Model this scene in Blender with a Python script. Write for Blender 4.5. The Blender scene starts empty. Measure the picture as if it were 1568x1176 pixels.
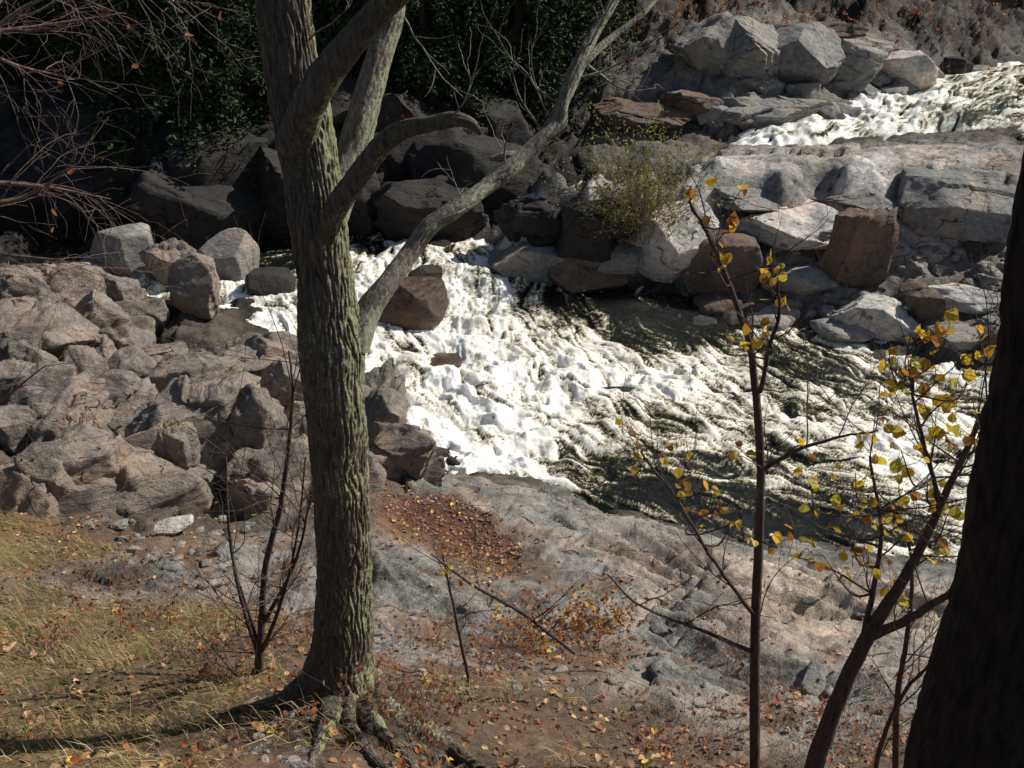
import bpy, math, random, time
import numpy as np
from mathutils import Vector
T00=time.time()
random.seed(7); rng=np.random.default_rng(7)
scene=bpy.context.scene
CAMZ=9.0; PITCH=math.radians(28); cP,sP=math.cos(PITCH),math.sin(PITCH); F=1358.0
def rd(u,v):
    a=(588-v)/F
    return np.array([(u-784)/F, cP+a*sP, -sP+a*cP])
def Z(u,v,z):
    d=rd(u,v); t=(z-CAMZ)/d[2]; return np.array([d[0]*t,d[1]*t,z])
def Y(u,v,y):
    d=rd(u,v); t=y/d[1]; return np.array([d[0]*t,y,CAMZ+d[2]*t])
def depth(p): return p[1]*cP+(CAMZ-p[2])*sP
# ---------------------------------------------------------------- noise
def hsh(ix,iy,s):
    h=(ix.astype(np.int64)*374761393+iy.astype(np.int64)*668265263+int(s)*2147483647+s*974634777)&0xFFFFFFFF
    h=((h^(h>>13))*1274126177)&0xFFFFFFFF
    h=((h^(h>>16))*2246822519)&0xFFFFFFFF
    h=h^(h>>13)
    return (h&0xFFFFFF)/float(0x1000000)
def perlin(x,y,s=0,px=0):
    x=np.asarray(x,float);y=np.asarray(y,float)
    ix=np.floor(x);iy=np.floor(y);fx=x-ix;fy=y-iy
    ux=fx*fx*fx*(fx*(fx*6-15)+10);uy=fy*fy*fy*(fy*(fy*6-15)+10)
    def g(dx,dy):
        jx=ix+dx
        if px: jx=np.mod(jx,px)
        a=hsh(jx,iy+dy,s)*2*np.pi
        return np.cos(a)*(fx-dx)+np.sin(a)*(fy-dy)
    return ((g(0,0)*(1-ux)+g(1,0)*ux)*(1-uy)+(g(0,1)*(1-ux)+g(1,1)*ux)*uy)*1.4
def fbm(x,y,o=5,s=0,gain=.5):
    r=0;a=1;f=1
    for i in range(o):
        r=r+a*perlin(x*f+i*17.3,y*f-i*9.1,s+i);a*=gain;f*=2.03
    return r
def voro(x,y,s):
    ix=np.floor(x);iy=np.floor(y)
    f1=np.full(x.shape,9.);f2=np.full(x.shape,9.);cx=np.zeros(x.shape);cy=np.zeros(x.shape);dx=np.zeros(x.shape);dy=np.zeros(x.shape)
    for i in(-1,0,1):
        for j in(-1,0,1):
            a=ix+i;b=iy+j
            qx=a+.1+.8*hsh(a,b,s)-x;qy=b+.1+.8*hsh(a,b,s+1)-y
            d=np.sqrt(qx*qx+qy*qy);m=d<f1
            f2=np.where(m,f1,np.minimum(f2,d))
            f1=np.where(m,d,f1);cx=np.where(m,a,cx);cy=np.where(m,b,cy);dx=np.where(m,-qx,dx);dy=np.where(m,-qy,dy)
    return f1,f2,cx,cy,dx,dy
def blocks(x,y,size,s,ang=.5,st=1.7,tilt=1.3):
    c,si=math.cos(ang),math.sin(ang)
    w=.12*size
    X=(x*c+y*si+w*perlin(x/size*1.5,y/size*1.5,s+50))/(size*st);Yy=(-x*si+y*c+w*perlin(x/size*1.5+9,y/size*1.5,s+51))/size
    f1,f2,cx,cy,dx,dy=voro(X,Yy,s)
    h=(hsh(cx,cy,s+5)-.5)+tilt*((hsh(cx,cy,s+6)-.5)*dx+(hsh(cx,cy,s+7)-.5)*dy)
    cr=(1-np.clip((f2-f1)/.12,0,1))**2
    return (h-.35*cr)*size,cr
def sstep(a,b,x):
    t=np.clip((x-a)/(b-a),0,1);return t*t*(3-2*t)
# ---------------------------------------------------------------- terrain controls
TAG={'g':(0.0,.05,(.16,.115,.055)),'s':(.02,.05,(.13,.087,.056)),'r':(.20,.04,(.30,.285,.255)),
     'o':(.55,.10,(.095,.08,.062)),'l':(.20,.05,(.64,.61,.57)),'d':(1.2,.25,(.032,.028,.025)),  # 'o' ground darkened: shade of gaps between outcrop blocks put into its colour
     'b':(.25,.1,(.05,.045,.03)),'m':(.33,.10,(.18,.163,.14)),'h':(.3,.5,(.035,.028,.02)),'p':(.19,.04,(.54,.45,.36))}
C=[]
def c(u,v,z,t): C.append((*Z(u,v,z),t))
def cy_(u,v,y,t): C.append((*Y(u,v,y),t))
def w(x,y,z,t): C.append((x,y,z,t))
for a in [(0,0,7.4,'s'),(-6,0,7.2,'g'),(6,0,6.8,'s'),(-14,2,6.5,'g'),(14,2,5.5,'s'),(-2.2,2,6.2,'g'),(1.2,1.6,6.5,'s'),(3,2,5.9,'s'),
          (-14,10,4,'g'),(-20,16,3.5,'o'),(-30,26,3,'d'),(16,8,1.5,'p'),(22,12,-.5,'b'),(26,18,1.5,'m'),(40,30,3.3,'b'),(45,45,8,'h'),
          (-25,34,10,'h'),(0,45,12,'h'),(-40,50,18,'h'),(20,50,9,'h'),(45,60,14,'h'),(0,100,32,'h'),(-70,90,32,'h'),(80,95,28,'h'),(0,70,22,'h')]: w(*a)
for a in [(0,1176,5.9,'g'),(0,1000,4.7,'g'),(60,840,3.0,'g'),(200,950,4.1,'g'),(200,1100,5.2,'g'),(330,1060,5.0,'g'),(130,820,2.8,'s'),
 (400,1110,5.45,'s'),(470,1075,5.5,'s'),(530,1045,5.45,'s'),(530,1176,5.95,'s'),(630,1110,5.15,'s'),(350,950,3.9,'g'),(430,1000,4.6,'s'),
 (560,990,4.5,'s'),(300,850,2.9,'s'),(400,860,2.9,'r'),(440,930,3.4,'r'),(250,880,3.1,'r'),
 (700,1176,5.0,'s'),(850,1090,4.1,'s'),(900,1176,4.7,'s'),(1100,1176,4.3,'s'),(1300,1176,4.3,'s'),(1100,1060,3.4,'r'),(1150,1120,3.8,'r'),
 (900,1010,3.3,'s'),(760,980,3.2,'s'),(700,1050,4.1,'s'),(1030,1040,3.35,'r'),(1300,1050,3.0,'r'),(1450,1100,3.4,'r'),(1568,1100,3.4,'s'),
 (620,1000,3.9,'r'),(640,930,2.9,'r'),(720,930,2.7,'r'),(600,850,2.2,'r'),(590,765,1.6,'s'),(700,745,1.2,'r'),(660,800,1.45,'s'),(720,840,1.5,'s'),(780,870,1.8,'s'),(850,850,1.75,'r'),
 (790,770,1.15,'r'),(860,790,1.1,'r'),(940,805,.7,'r'),(1000,900,1.8,'r'),(900,920,2.4,'r'),(1000,960,2.5,'r'),(1060,825,.6,'r'),(1150,870,1.1,'p'),(1200,910,1.35,'p'),(1200,855,.5,'r'),
 (1250,980,2.0,'p'),(1350,930,1.2,'p'),(1440,880,.45,'r'),(1420,960,1.5,'p'),(1350,1000,2.1,'r'),(1568,900,.4,'r'),(1568,980,1.6,'r'),
 (760,690,-.5,'b'),(700,640,-.6,'b'),(850,710,-.6,'b'),(960,765,-.6,'b'),(1080,780,-.7,'b'),(1250,820,-.5,'b'),(1400,830,-.5,'b'),(1568,830,-.6,'b'),
 (1000,700,-.8,'b'),(1300,700,-.8,'b'),(1500,700,-.8,'b'),(900,600,-.7,'b'),(1100,600,-.8,'b'),(800,520,-.5,'b'),(1000,520,-.7,'b'),(1200,540,-.5,'b'),(1400,600,-.5,'b'),(1568,620,-.4,'b'),
 (600,570,-.3,'b'),(640,500,-.3,'b'),(700,440,.1,'b'),(720,400,.4,'b'),(590,410,.4,'b'),(500,470,.1,'b'),(420,480,.0,'b'),(320,495,.0,'b'),(420,390,.4,'b'),(540,385,.4,'b'),(100,385,.4,'b'),(0,385,.4,'b'),
 (360,470,.0,'b'),(450,505,.0,'b'),(480,530,0,'b'),(280,505,.1,'b'),
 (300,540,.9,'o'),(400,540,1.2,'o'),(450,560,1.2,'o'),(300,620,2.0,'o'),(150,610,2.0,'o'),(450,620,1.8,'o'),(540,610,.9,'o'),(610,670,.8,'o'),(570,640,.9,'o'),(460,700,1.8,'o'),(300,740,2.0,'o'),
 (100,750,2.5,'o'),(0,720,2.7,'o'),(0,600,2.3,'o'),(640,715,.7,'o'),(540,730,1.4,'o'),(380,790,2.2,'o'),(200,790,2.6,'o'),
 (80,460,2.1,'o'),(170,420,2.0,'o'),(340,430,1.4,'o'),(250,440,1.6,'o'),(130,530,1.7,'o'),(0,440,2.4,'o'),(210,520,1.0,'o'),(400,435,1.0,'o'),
 (780,395,.6,'m'),(850,435,.25,'m'),(930,445,.2,'m'),(1000,415,.45,'m'),(1150,380,1.1,'m'),(1100,460,.15,'m'),(1200,450,.35,'m'),(1160,500,.1,'m'),(1280,500,.2,'m'),(1300,400,.9,'m'),(1420,430,.8,'m'),(1400,500,.3,'m'),
 (1500,480,.7,'m'),(1450,540,.25,'m'),(1568,470,.9,'m'),(1568,560,.25,'m'),(1500,380,1.3,'m'),(960,490,-.4,'b'),(870,475,-.4,'b'),(1060,500,-.3,'b'),
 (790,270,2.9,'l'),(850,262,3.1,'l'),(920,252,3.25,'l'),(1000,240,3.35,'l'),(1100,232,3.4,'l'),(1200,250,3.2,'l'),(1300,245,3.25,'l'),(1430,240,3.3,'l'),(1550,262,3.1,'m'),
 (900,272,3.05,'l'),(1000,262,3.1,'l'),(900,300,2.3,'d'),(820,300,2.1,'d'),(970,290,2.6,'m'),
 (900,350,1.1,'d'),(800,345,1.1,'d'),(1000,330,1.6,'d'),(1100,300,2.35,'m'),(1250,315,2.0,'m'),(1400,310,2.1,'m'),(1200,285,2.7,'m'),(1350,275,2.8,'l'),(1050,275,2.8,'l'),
 (870,232,2.3,'b'),(1000,222,2.5,'b'),(1150,215,2.6,'b'),(1250,205,2.7,'b'),(1350,175,2.9,'b'),(1420,150,3.1,'b'),(1568,115,3.5,'b'),(1568,200,3.0,'b'),(1480,180,3.0,'b'),
 ]: c(*a)
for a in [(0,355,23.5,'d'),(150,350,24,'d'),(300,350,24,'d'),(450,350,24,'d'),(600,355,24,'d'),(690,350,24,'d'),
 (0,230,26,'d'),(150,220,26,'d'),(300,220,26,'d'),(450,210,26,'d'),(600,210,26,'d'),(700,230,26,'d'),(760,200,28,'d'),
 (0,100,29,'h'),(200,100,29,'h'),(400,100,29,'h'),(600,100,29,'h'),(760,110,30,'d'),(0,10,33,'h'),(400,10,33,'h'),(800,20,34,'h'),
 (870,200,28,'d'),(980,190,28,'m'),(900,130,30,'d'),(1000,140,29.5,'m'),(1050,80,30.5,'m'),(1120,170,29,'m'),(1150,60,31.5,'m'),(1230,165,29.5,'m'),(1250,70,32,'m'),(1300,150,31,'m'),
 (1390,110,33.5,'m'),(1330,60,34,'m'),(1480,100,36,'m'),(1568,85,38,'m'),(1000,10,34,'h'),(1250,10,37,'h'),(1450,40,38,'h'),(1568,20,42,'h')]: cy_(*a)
def warp(x,y):
    r=np.maximum(y+3,1.2); return np.stack([x/r*10,np.log(r)*10],-1)
class RBF:
    def __init__(s,P,V,lam=.05):
        s.q=warp(P[:,0],P[:,1]);n=len(P);V=V.reshape(n,-1);s.m=V.shape[1]
        D=-np.linalg.norm(s.q[:,None]-s.q[None],axis=2)+lam*np.eye(n)
        A=np.zeros((n+3,n+3));A[:n,:n]=D;A[:n,n]=1;A[:n,n+1:]=s.q;A[n:,:n]=A[:n,n:].T
        s.w=np.linalg.solve(A,np.vstack([V,np.zeros((3,s.m))]));s.n=n
    def __call__(s,x,y):
        x=np.ravel(x);y=np.ravel(y);out=np.empty((len(x),s.m))
        for i in range(0,len(x),20000):
            q=warp(x[i:i+20000],y[i:i+20000])
            d=np.sqrt((q[:,0:1]-s.q[:,0])**2+(q[:,1:2]-s.q[:,1])**2)
            out[i:i+20000]=-d@s.w[:s.n]+s.w[s.n]+q@s.w[s.n+1:]
        return out
CP=np.array([[a[0],a[1],a[2]] for a in C]);CT=[a[3] for a in C]
rb=RBF(CP,CP[:,2])
tagv=np.array([[TAG[t][0],TAG[t][1],*TAG[t][2],1. if t=='g' else 0.,1. if t in'sgh' else 0.,1. if t in 'rp' else 0.,1. if t=='l' else 0.] for t in CT])
cq=warp(CP[:,0],CP[:,1])
def tags(x,y):
    out=np.empty((len(x),tagv.shape[1]))
    sc=(y+3)*.045
    wx=x+sc*fbm(x/sc/2.2,y/sc/2.2,3,90);wy=y+sc*fbm(x/sc/2.2+40,y/sc/2.2,3,91)
    for i in range(0,len(x),20000):
        q=warp(wx[i:i+20000],wy[i:i+20000])
        d=(q[:,0:1]-cq[:,0])**2+(q[:,1:2]-cq[:,1])**2
        k=1/(d**2+.0005);out[i:i+20000]=k@tagv/k.sum(1,keepdims=True)
    return out
NX,NY,Y0,Y1=1000,1000,-1.2,100.
def HW(y): return .95*(y+3)+5
def fan(nx,ny,y0,y1,hw):
    r=np.linspace(0,1,ny);yy=-3+(y0+3)*((y1+3)/(y0+3))**r
    t=np.linspace(-1,1,nx);X=t[None]*hw(yy)[:,None];Yg=np.repeat(yy[:,None],nx,1)
    i=np.arange(ny-1)[:,None]*nx;j=np.arange(nx-1)[None]
    return X.ravel(),Yg.ravel(),np.stack([i+j,i+j+1,i+nx+j+1,i+nx+j],-1).reshape(-1,4)
X,Yv,FT=fan(NX,NY,Y0,Y1,HW)
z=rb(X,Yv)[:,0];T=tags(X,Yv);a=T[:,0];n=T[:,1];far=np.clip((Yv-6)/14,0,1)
B1,c1=blocks(X,Yv,1.15,11);B2,c2=blocks(X,Yv,.5,23,.8);B3,c3=blocks(X,Yv,.2,31,.3);B4,c4=blocks(X,Yv,2.6,41,-.2,2.0)
z=z+a*(B1*.55+B2*.45+B3*.25)*.8+a*B4*.5*far*.55+n*fbm(X*.7,Yv*.7,3,3)*1.2+n*.35*fbm(X*4,Yv*4,4,8)+T[:,6]*.012*fbm(X*14,Yv*14,3,9)
sp=(X*.62+Yv*.78)+.45*fbm(X*.4,Yv*.4,3,13);st=np.zeros_like(z);ck=np.zeros_like(z)
for per,am,sd in((1.05,.36,14),(.43,.15,15),(.15,.024,16)):
    q=sp/per+.5*fbm(X/per*.25,Yv/per*.25,2,sd);f=q-np.floor(q);hh=hsh(np.floor(q),np.floor((X*.78-Yv*.62)/per/3.5+5*hsh(np.floor(q),np.floor(q)*0,sd)),sd)
    hh=np.where(hh>.3,hh,hh*.2)
    st+=am*(np.where(f<.90,f/.90,(1-f)/.10)-.5)*(.1+1.2*hh);ck=np.maximum(ck,(f>.90)*hh)
z=z+T[:,7]*st
ZT=z
crack=np.clip(a*4,0,1)*np.maximum(np.maximum(c1,c2*.7),c3*.3)
crack=crack*(1-.45*T[:,7]);crack=np.maximum(crack,T[:,7]*ck*.85)
lr=math.log((Y1+3)/(Y0+3))
def look(arr,x,y):
    x=np.asarray(x,float);y=np.asarray(y,float)
    j=np.clip(np.log((y+3)/(Y0+3))/lr*(NY-1),0,NY-1.001);i=np.clip((x/HW(y)+1)/2*(NX-1),0,NX-1.001)
    j0=j.astype(int);i0=i.astype(int);fj=j-j0;fi=i-i0;A=arr.reshape(NY,NX)
    return (A[j0,i0]*(1-fi)+A[j0,i0+1]*fi)*(1-fj)+(A[j0+1,i0]*(1-fi)+A[j0+1,i0+1]*fi)*fj
def height(x,y): return look(ZT,x,y)
# ---------------------------------------------------------------- mesh helpers
def mk(name,V,Fc,mat,smooth=True,cols=None,attrs=None,parent=None):
    V=np.asarray(V,np.float32);Fc=np.asarray(Fc,np.int32)
    me=bpy.data.meshes.new(name);me.vertices.add(len(V));me.vertices.foreach_set('co',V.ravel())
    k=Fc.shape[1];me.loops.add(Fc.size);me.loops.foreach_set('vertex_index',Fc.ravel())
    me.polygons.add(len(Fc));me.polygons.foreach_set('loop_start',np.arange(0,Fc.size,k,dtype=np.int32))
    try: me.polygons.foreach_set('loop_total',np.full(len(Fc),k,np.int32))
    except Exception: pass
    me.polygons.foreach_set('use_smooth',np.full(len(Fc),smooth))
    if cols is not None:
        a=me.attributes.new('col','FLOAT_COLOR','POINT');cc=np.ones((len(V),4),np.float32);cc[:,:3]=cols;a.data.foreach_set('color',cc.ravel())
    for k2,v2 in (attrs or {}).items():
        a=me.attributes.new(k2,'FLOAT','POINT');a.data.foreach_set('value',np.asarray(v2,np.float32))
    me.update(calc_edges=True);me.materials.append(mat)
    ob=bpy.data.objects.new(name,me);scene.collection.objects.link(ob)
    if parent: ob.parent=parent
    return ob
class B:
    def __init__(s): s.V=[];s.F=[];s.C=[];s.n=0
    def add(s,V,Fc,col=None):
        s.V.append(V);s.F.append(Fc+s.n);s.n+=len(V)
        if col is not None: s.C.append(np.broadcast_to(col,(len(V),3)))
    def make(s,name,mat,smooth=True,parent=None):
        return mk(name,np.vstack(s.V),np.vstack(s.F),mat,smooth,np.vstack(s.C) if s.C else None,None,parent)
def catmull(P,n):
    P=np.array(P,float);P=np.vstack([2*P[0]-P[1],P,2*P[-1]-P[-2]]);o=[]
    for i in range(1,len(P)-2):
        t=np.linspace(0,1,n,endpoint=False)[:,None];a,b,c_,d=P[i-1:i+3]
        o.append(.5*((2*b)+(-a+c_)*t+(2*a-5*b+4*c_-d)*t*t+(-a+3*b-3*c_+d)*t**3))
    return np.vstack(o+[P[-2:-1]])
def tube(P,R,segs=6,disp=None):
    P=np.asarray(P,float);R=np.asarray(R,float);n=len(P)
    T=np.gradient(P,axis=0);T/=np.linalg.norm(T,axis=1,keepdims=True)+1e-9
    u=np.cross(T[0],[0.1,1,.05]);u/=np.linalg.norm(u)+1e-9;U=[]
    for i in range(n):
        u=u-T[i]*u.dot(T[i]);u/=np.linalg.norm(u)+1e-9;U.append(u)
    U=np.array(U);W=np.cross(T,U)
    th=np.linspace(0,2*np.pi,segs,endpoint=False)
    L=np.concatenate([[0],np.cumsum(np.linalg.norm(np.diff(P,axis=0),axis=1))])
    RR=np.repeat(R[:,None],segs,1)
    if disp is not None: RR=RR+disp(th[None,:]/(2*np.pi),L[:,None],RR)
    V=P[:,None]+RR[...,None]*(np.cos(th)[None,:,None]*U[:,None]+np.sin(th)[None,:,None]*W[:,None])
    i=np.arange(n-1)[:,None]*segs;j=np.arange(segs)[None];k=(j+1)%segs
    Fc=np.stack([i+j,i+k,i+segs+k,i+segs+j],-1).reshape(-1,4)
    return V.reshape(-1,3),Fc
def bark_disp(nr,amp,seed,lumpa=.05):
    def f(t,L,R):
        t=t+0*L;L=L+0*t
        n=perlin(t*nr+.8*perlin(t*6,L*5,seed+3,6),L*6,seed,nr);n2=perlin(t*nr*2,L*22,seed+1,nr*2)
        lump=perlin(t*4,L*3,seed+2,4)
        return (-(1-np.clip(np.abs(n)*3.2,0,1))*amp+n2*amp*.45)+lump*R*lumpa
    return f
def uvpath(pts,n=10):
    P=[];R=[]
    for u,v,y,r in pts:
        p=Y(u,v,y);P.append(p);R.append(r*depth(p)/F)
    Q=catmull(np.hstack([np.array(P),np.array(R)[:,None]]),n)
    return Q[:,:3],np.maximum(Q[:,3],.0008)
LV=np.array([[0,0,0],[.18,.34,.05],[.5,.46,.10],[.82,.26,.05],[1.05,0,-.08],[.82,-.26,.05],[.5,-.46,.10],[.18,-.34,.05]])
LF=np.array([[0,1,2,3],[0,3,4,5],[0,5,6,7]])
def leaves(b,P,size,pal,flat=False,jit=.25,narrow=1.):
    n=len(P)
    if n==0:return
    P=np.asarray(P);s=size*rng.uniform(.55,1.25,n)
    if flat: zz=np.stack([rng.normal(0,.35,n),rng.normal(0,.35,n),np.ones(n)],1)
    else: zz=rng.normal(0,1,(n,3))
    zz/=np.linalg.norm(zz,axis=1,keepdims=True)
    xx=np.cross(zz,rng.normal(0,1,(n,3)));xx/=np.linalg.norm(xx,axis=1,keepdims=True);yy=np.cross(zz,xx)
    lv=LV*np.array([1,narrow,1.]);curl=rng.uniform(.3,3.0,n)
    V=P[:,None]+s[:,None,None]*(lv[None,:,0:1]*xx[:,None]+lv[None,:,1:2]*yy[:,None]+lv[None,:,2:3]*curl[:,None,None]*zz[:,None])
    Fc=(np.arange(n)[:,None,None]*8+LF[None]).reshape(-1,4)
    pal=np.array(pal);cc=pal[rng.integers(0,len(pal),n)]*rng.uniform(1-jit,1+jit,(n,1))
    b.add(V.reshape(-1,3),Fc,np.repeat(cc,8,0))
YEL=[(.72,.46,.03),(.64,.38,.03),(.76,.52,.07),(.50,.25,.03),(.36,.15,.03)]
ORA=[(.42,.15,.03),(.48,.21,.05),(.30,.09,.03),(.55,.31,.08),(.25,.11,.05)]
LIT=[(.24,.12,.06),(.34,.18,.08),(.19,.10,.055),(.44,.28,.14),(.30,.09,.035),(.14,.08,.05),(.24,.14,.085)]
# ---------------------------------------------------------------- materials
def newmat(n):
    m=bpy.data.materials.new(n);m.use_nodes=True;nt=m.node_tree;return m,nt,nt.nodes['Principled BSDF']
def noise(nt,sc,det=6,ro=.6,dist=0,vec=None):
    n=nt.nodes.new('ShaderNodeTexNoise');n.inputs['Scale'].default_value=sc;n.inputs['Detail'].default_value=det;n.inputs['Roughness'].default_value=ro;n.inputs['Distortion'].default_value=dist
    if vec is not None: nt.links.new(vec,n.inputs['Vector'])
    return n.outputs['Fac']
def attr(nt,k):
    n=nt.nodes.new('ShaderNodeAttribute');n.attribute_name=k;return n
def maprange(nt,s,a,b,c_=0,d=1):
    n=nt.nodes.new('ShaderNodeMapRange');n.inputs[1].default_value=a;n.inputs[2].default_value=b;n.inputs[3].default_value=c_;n.inputs[4].default_value=d;nt.links.new(s,n.inputs[0]);return n.outputs[0]
def math_(nt,op,a,b=None):
    n=nt.nodes.new('ShaderNodeMath');n.operation=op
    for i,x in enumerate((a,b)):
        if x is None: continue
        if isinstance(x,(int,float)): n.inputs[i].default_value=x
        else: nt.links.new(x,n.inputs[i])
    return n.outputs[0]
def mix(nt,f,a,b,mode='MIX'):
    n=nt.nodes.new('ShaderNodeMix');n.data_type='RGBA';n.blend_type=mode
    for i,x in ((0,f),(6,a),(7,b)):
        if isinstance(x,(int,float)): n.inputs[i].default_value=x
        elif isinstance(x,tuple): n.inputs[i].default_value=(*x,1)
        else: nt.links.new(x,n.inputs[i])
    return n.outputs[2]
def bump(nt,h,st,dist,prev=None):
    n=nt.nodes.new('ShaderNodeBump');n.inputs['Strength'].default_value=st;n.inputs['Distance'].default_value=dist;nt.links.new(h,n.inputs['Height'])
    if prev is not None: nt.links.new(prev,n.inputs['Normal'])
    return n.outputs['Normal']
def rock_mat(name,base=None,lichen=.25,rough=.8,vs=1.0,warm=.5,crk=.7,bmp=.10):
    m,nt,bs=newmat(name);geo=nt.nodes.new('ShaderNodeNewGeometry');pos=geo.outputs['Position']
    if base is None: col=attr(nt,'col').outputs['Color']
    else: col=nt.nodes.new('ShaderNodeRGB');col.outputs[0].default_value=(*base,1);col=col.outputs[0]
    n1=noise(nt,.9,4,.62,.4,pos);n2=noise(nt,7,6,.75,.0,pos);n3=noise(nt,45,2,.7,0,pos)
    k=math_(nt,'ADD',maprange(nt,n1,.3,.7,.55,1.4),math_(nt,'ADD',maprange(nt,n2,.3,.7,-.40,.40),maprange(nt,n3,.3,.7,-.24,.24)))
    mp=nt.nodes.new('ShaderNodeMapping');mp.inputs['Rotation'].default_value=(.3,.25,.6);mp.inputs['Scale'].default_value=(1,1,2.6);nt.links.new(pos,mp.inputs[0])
    ns=noise(nt,2.6,7,.66,.3,mp.outputs[0])
    h=math_(nt,'ADD',math_(nt,'MULTIPLY',ns,bmp),math_(nt,'ADD',math_(nt,'MULTIPLY',n2,.032),math_(nt,'MULTIPLY',n3,.006)))
    if crk:
        m2=nt.nodes.new('ShaderNodeMapping');m2.inputs['Rotation'].default_value=(.25,-.2,.5);m2.inputs['Scale'].default_value=(.5*vs,1.4*vs,1.1*vs);nt.links.new(pos,m2.inputs[0])
        nc=noise(nt,1.3,3,.45,.2,m2.outputs[0]);ln=math_(nt,'ABSOLUTE',math_(nt,'SUBTRACT',nc,.5))
        line=maprange(nt,math_(nt,'ADD',ln,maprange(nt,n1,.42,.56,.03,0)),.002,.010,0,1)
        k=math_(nt,'MULTIPLY',k,maprange(nt,line,0,1,1-crk,1));h=math_(nt,'ADD',h,math_(nt,'MULTIPLY',line,.04))
    g=nt.nodes.new('ShaderNodeCombineColor')
    for i in range(3): nt.links.new(k,g.inputs[i])
    c1=mix(nt,1.0,col,g.outputs[0],'MULTIPLY')
    c1=mix(nt,maprange(nt,n1,.48,.66,0,warm),c1,mix(nt,1.,c1,(1.2,.87,.62),'MULTIPLY'))
    nl=noise(nt,3.1,7,.75,.0,pos)
    c1=mix(nt,maprange(nt,nl,.56,.62,0,lichen),c1,mix(nt,1.,col,(1.7,1.75,1.6),'MULTIPLY'))
    nt.links.new(c1,bs.inputs['Base Color']);bs.inputs['Roughness'].default_value=rough;bs.inputs['Specular IOR Level'].default_value=.35
    nt.links.new(bump(nt,h,1.,1.),bs.inputs['Normal']);return m
def col_mat(name,rough=.6,sub=0.):
    m,nt,bs=newmat(name);at=attr(nt,'col')
    nt.links.new(at.outputs['Color'],bs.inputs['Base Color']);bs.inputs['Roughness'].default_value=rough;bs.inputs['Specular IOR Level'].default_value=.25
    if sub:
        tr=nt.nodes.new('ShaderNodeBsdfTranslucent');nt.links.new(at.outputs['Color'],tr.inputs[0]);mx=nt.nodes.new('ShaderNodeMixShader');mx.inputs[0].default_value=sub
        nt.links.new(bs.outputs[0],mx.inputs[1]);nt.links.new(tr.outputs[0],mx.inputs[2]);nt.links.new(mx.outputs[0],nt.nodes['Material Output'].inputs[0])
    return m
def bark_mat(name,c1,c2,lich,amt,thr=.62):
    m,nt,bs=newmat(name);geo=nt.nodes.new('ShaderNodeNewGeometry');pos=geo.outputs['Position']
    mp=nt.nodes.new('ShaderNodeMapping');mp.inputs['Scale'].default_value=(1,1,.2);nt.links.new(pos,mp.inputs[0])
    n1=noise(nt,60,5,.7,.3,mp.outputs[0]);n2=noise(nt,5,4,.6,0,pos);n3=noise(nt,60,4,.75,0,pos)
    c=mix(nt,maprange(nt,n1,.35,.65),c1,c2)
    sx=nt.nodes.new('ShaderNodeSeparateXYZ');nt.links.new(geo.outputs['Normal'],sx.inputs[0])
    side=maprange(nt,sx.outputs[0],-.1,.9,-.12,.16)
    l=maprange(nt,math_(nt,'ADD',math_(nt,'ADD',n2,math_(nt,'MULTIPLY',math_(nt,'SUBTRACT',n3,.5),1.1)),side),thr,thr+.05,0,amt)
    c=mix(nt,l,c,lich)
    nt.links.new(c,bs.inputs['Base Color']);bs.inputs['Roughness'].default_value=.9;bs.inputs['Specular IOR Level'].default_value=.2
    h=math_(nt,'ADD',math_(nt,'MULTIPLY',n1,.014),math_(nt,'MULTIPLY',n3,.004))
    nt.links.new(bump(nt,h,1.,1.),bs.inputs['Normal']);return m
M_ter=rock_mat('terrain_rock_soil',None,.3,.8,crk=.45,vs=.9,bmp=.09)
M_gray=rock_mat('boulder_grey',(.235,.228,.213),.3);M_brown=rock_mat('boulder_brown',(.135,.10,.077),.15,vs=.4);M_light=rock_mat('granite_light',(.52,.50,.47),vs=.5);M_dark=rock_mat('boulder_dark',(.03,.027,.024),.1)
M_out=rock_mat('outcrop_rock',(.235,.205,.175),.4,vs=1.3,warm=.6,bmp=.12);M_wet=rock_mat('wet_brown_rock',(.07,.045,.028),.0,.25,crk=0,bmp=.05);M_smooth=rock_mat('river_boulder',(.28,.265,.242),.3,crk=0,bmp=.07)
M_leaf=col_mat('autumn_leaf',.5,.5);M_litter=col_mat('leaf_litter',.7);M_grass=col_mat('dry_grass',.7,.3);M_cedar=col_mat('cedar_foliage',.7)
M_bark=bark_mat('furrowed_bark',(.05,.04,.032),(.17,.14,.11),(.33,.34,.19),.85,.60)
M_dbark=bark_mat('dark_bark',(.012,.009,.008),(.045,.03,.025),(.13,.10,.08),.4,.72)
M_gbark=bark_mat('lichen_bark',(.08,.068,.058),(.27,.24,.21),(.38,.39,.26),.85,.57)
M_twig=bark_mat('twig_bark',(.05,.035,.03),(.12,.085,.075),(.2,.19,.15),.3)
M_rtwig=bark_mat('reddish_twig',(.12,.075,.065),(.26,.18,.16),(.3,.28,.25),.3)
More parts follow.
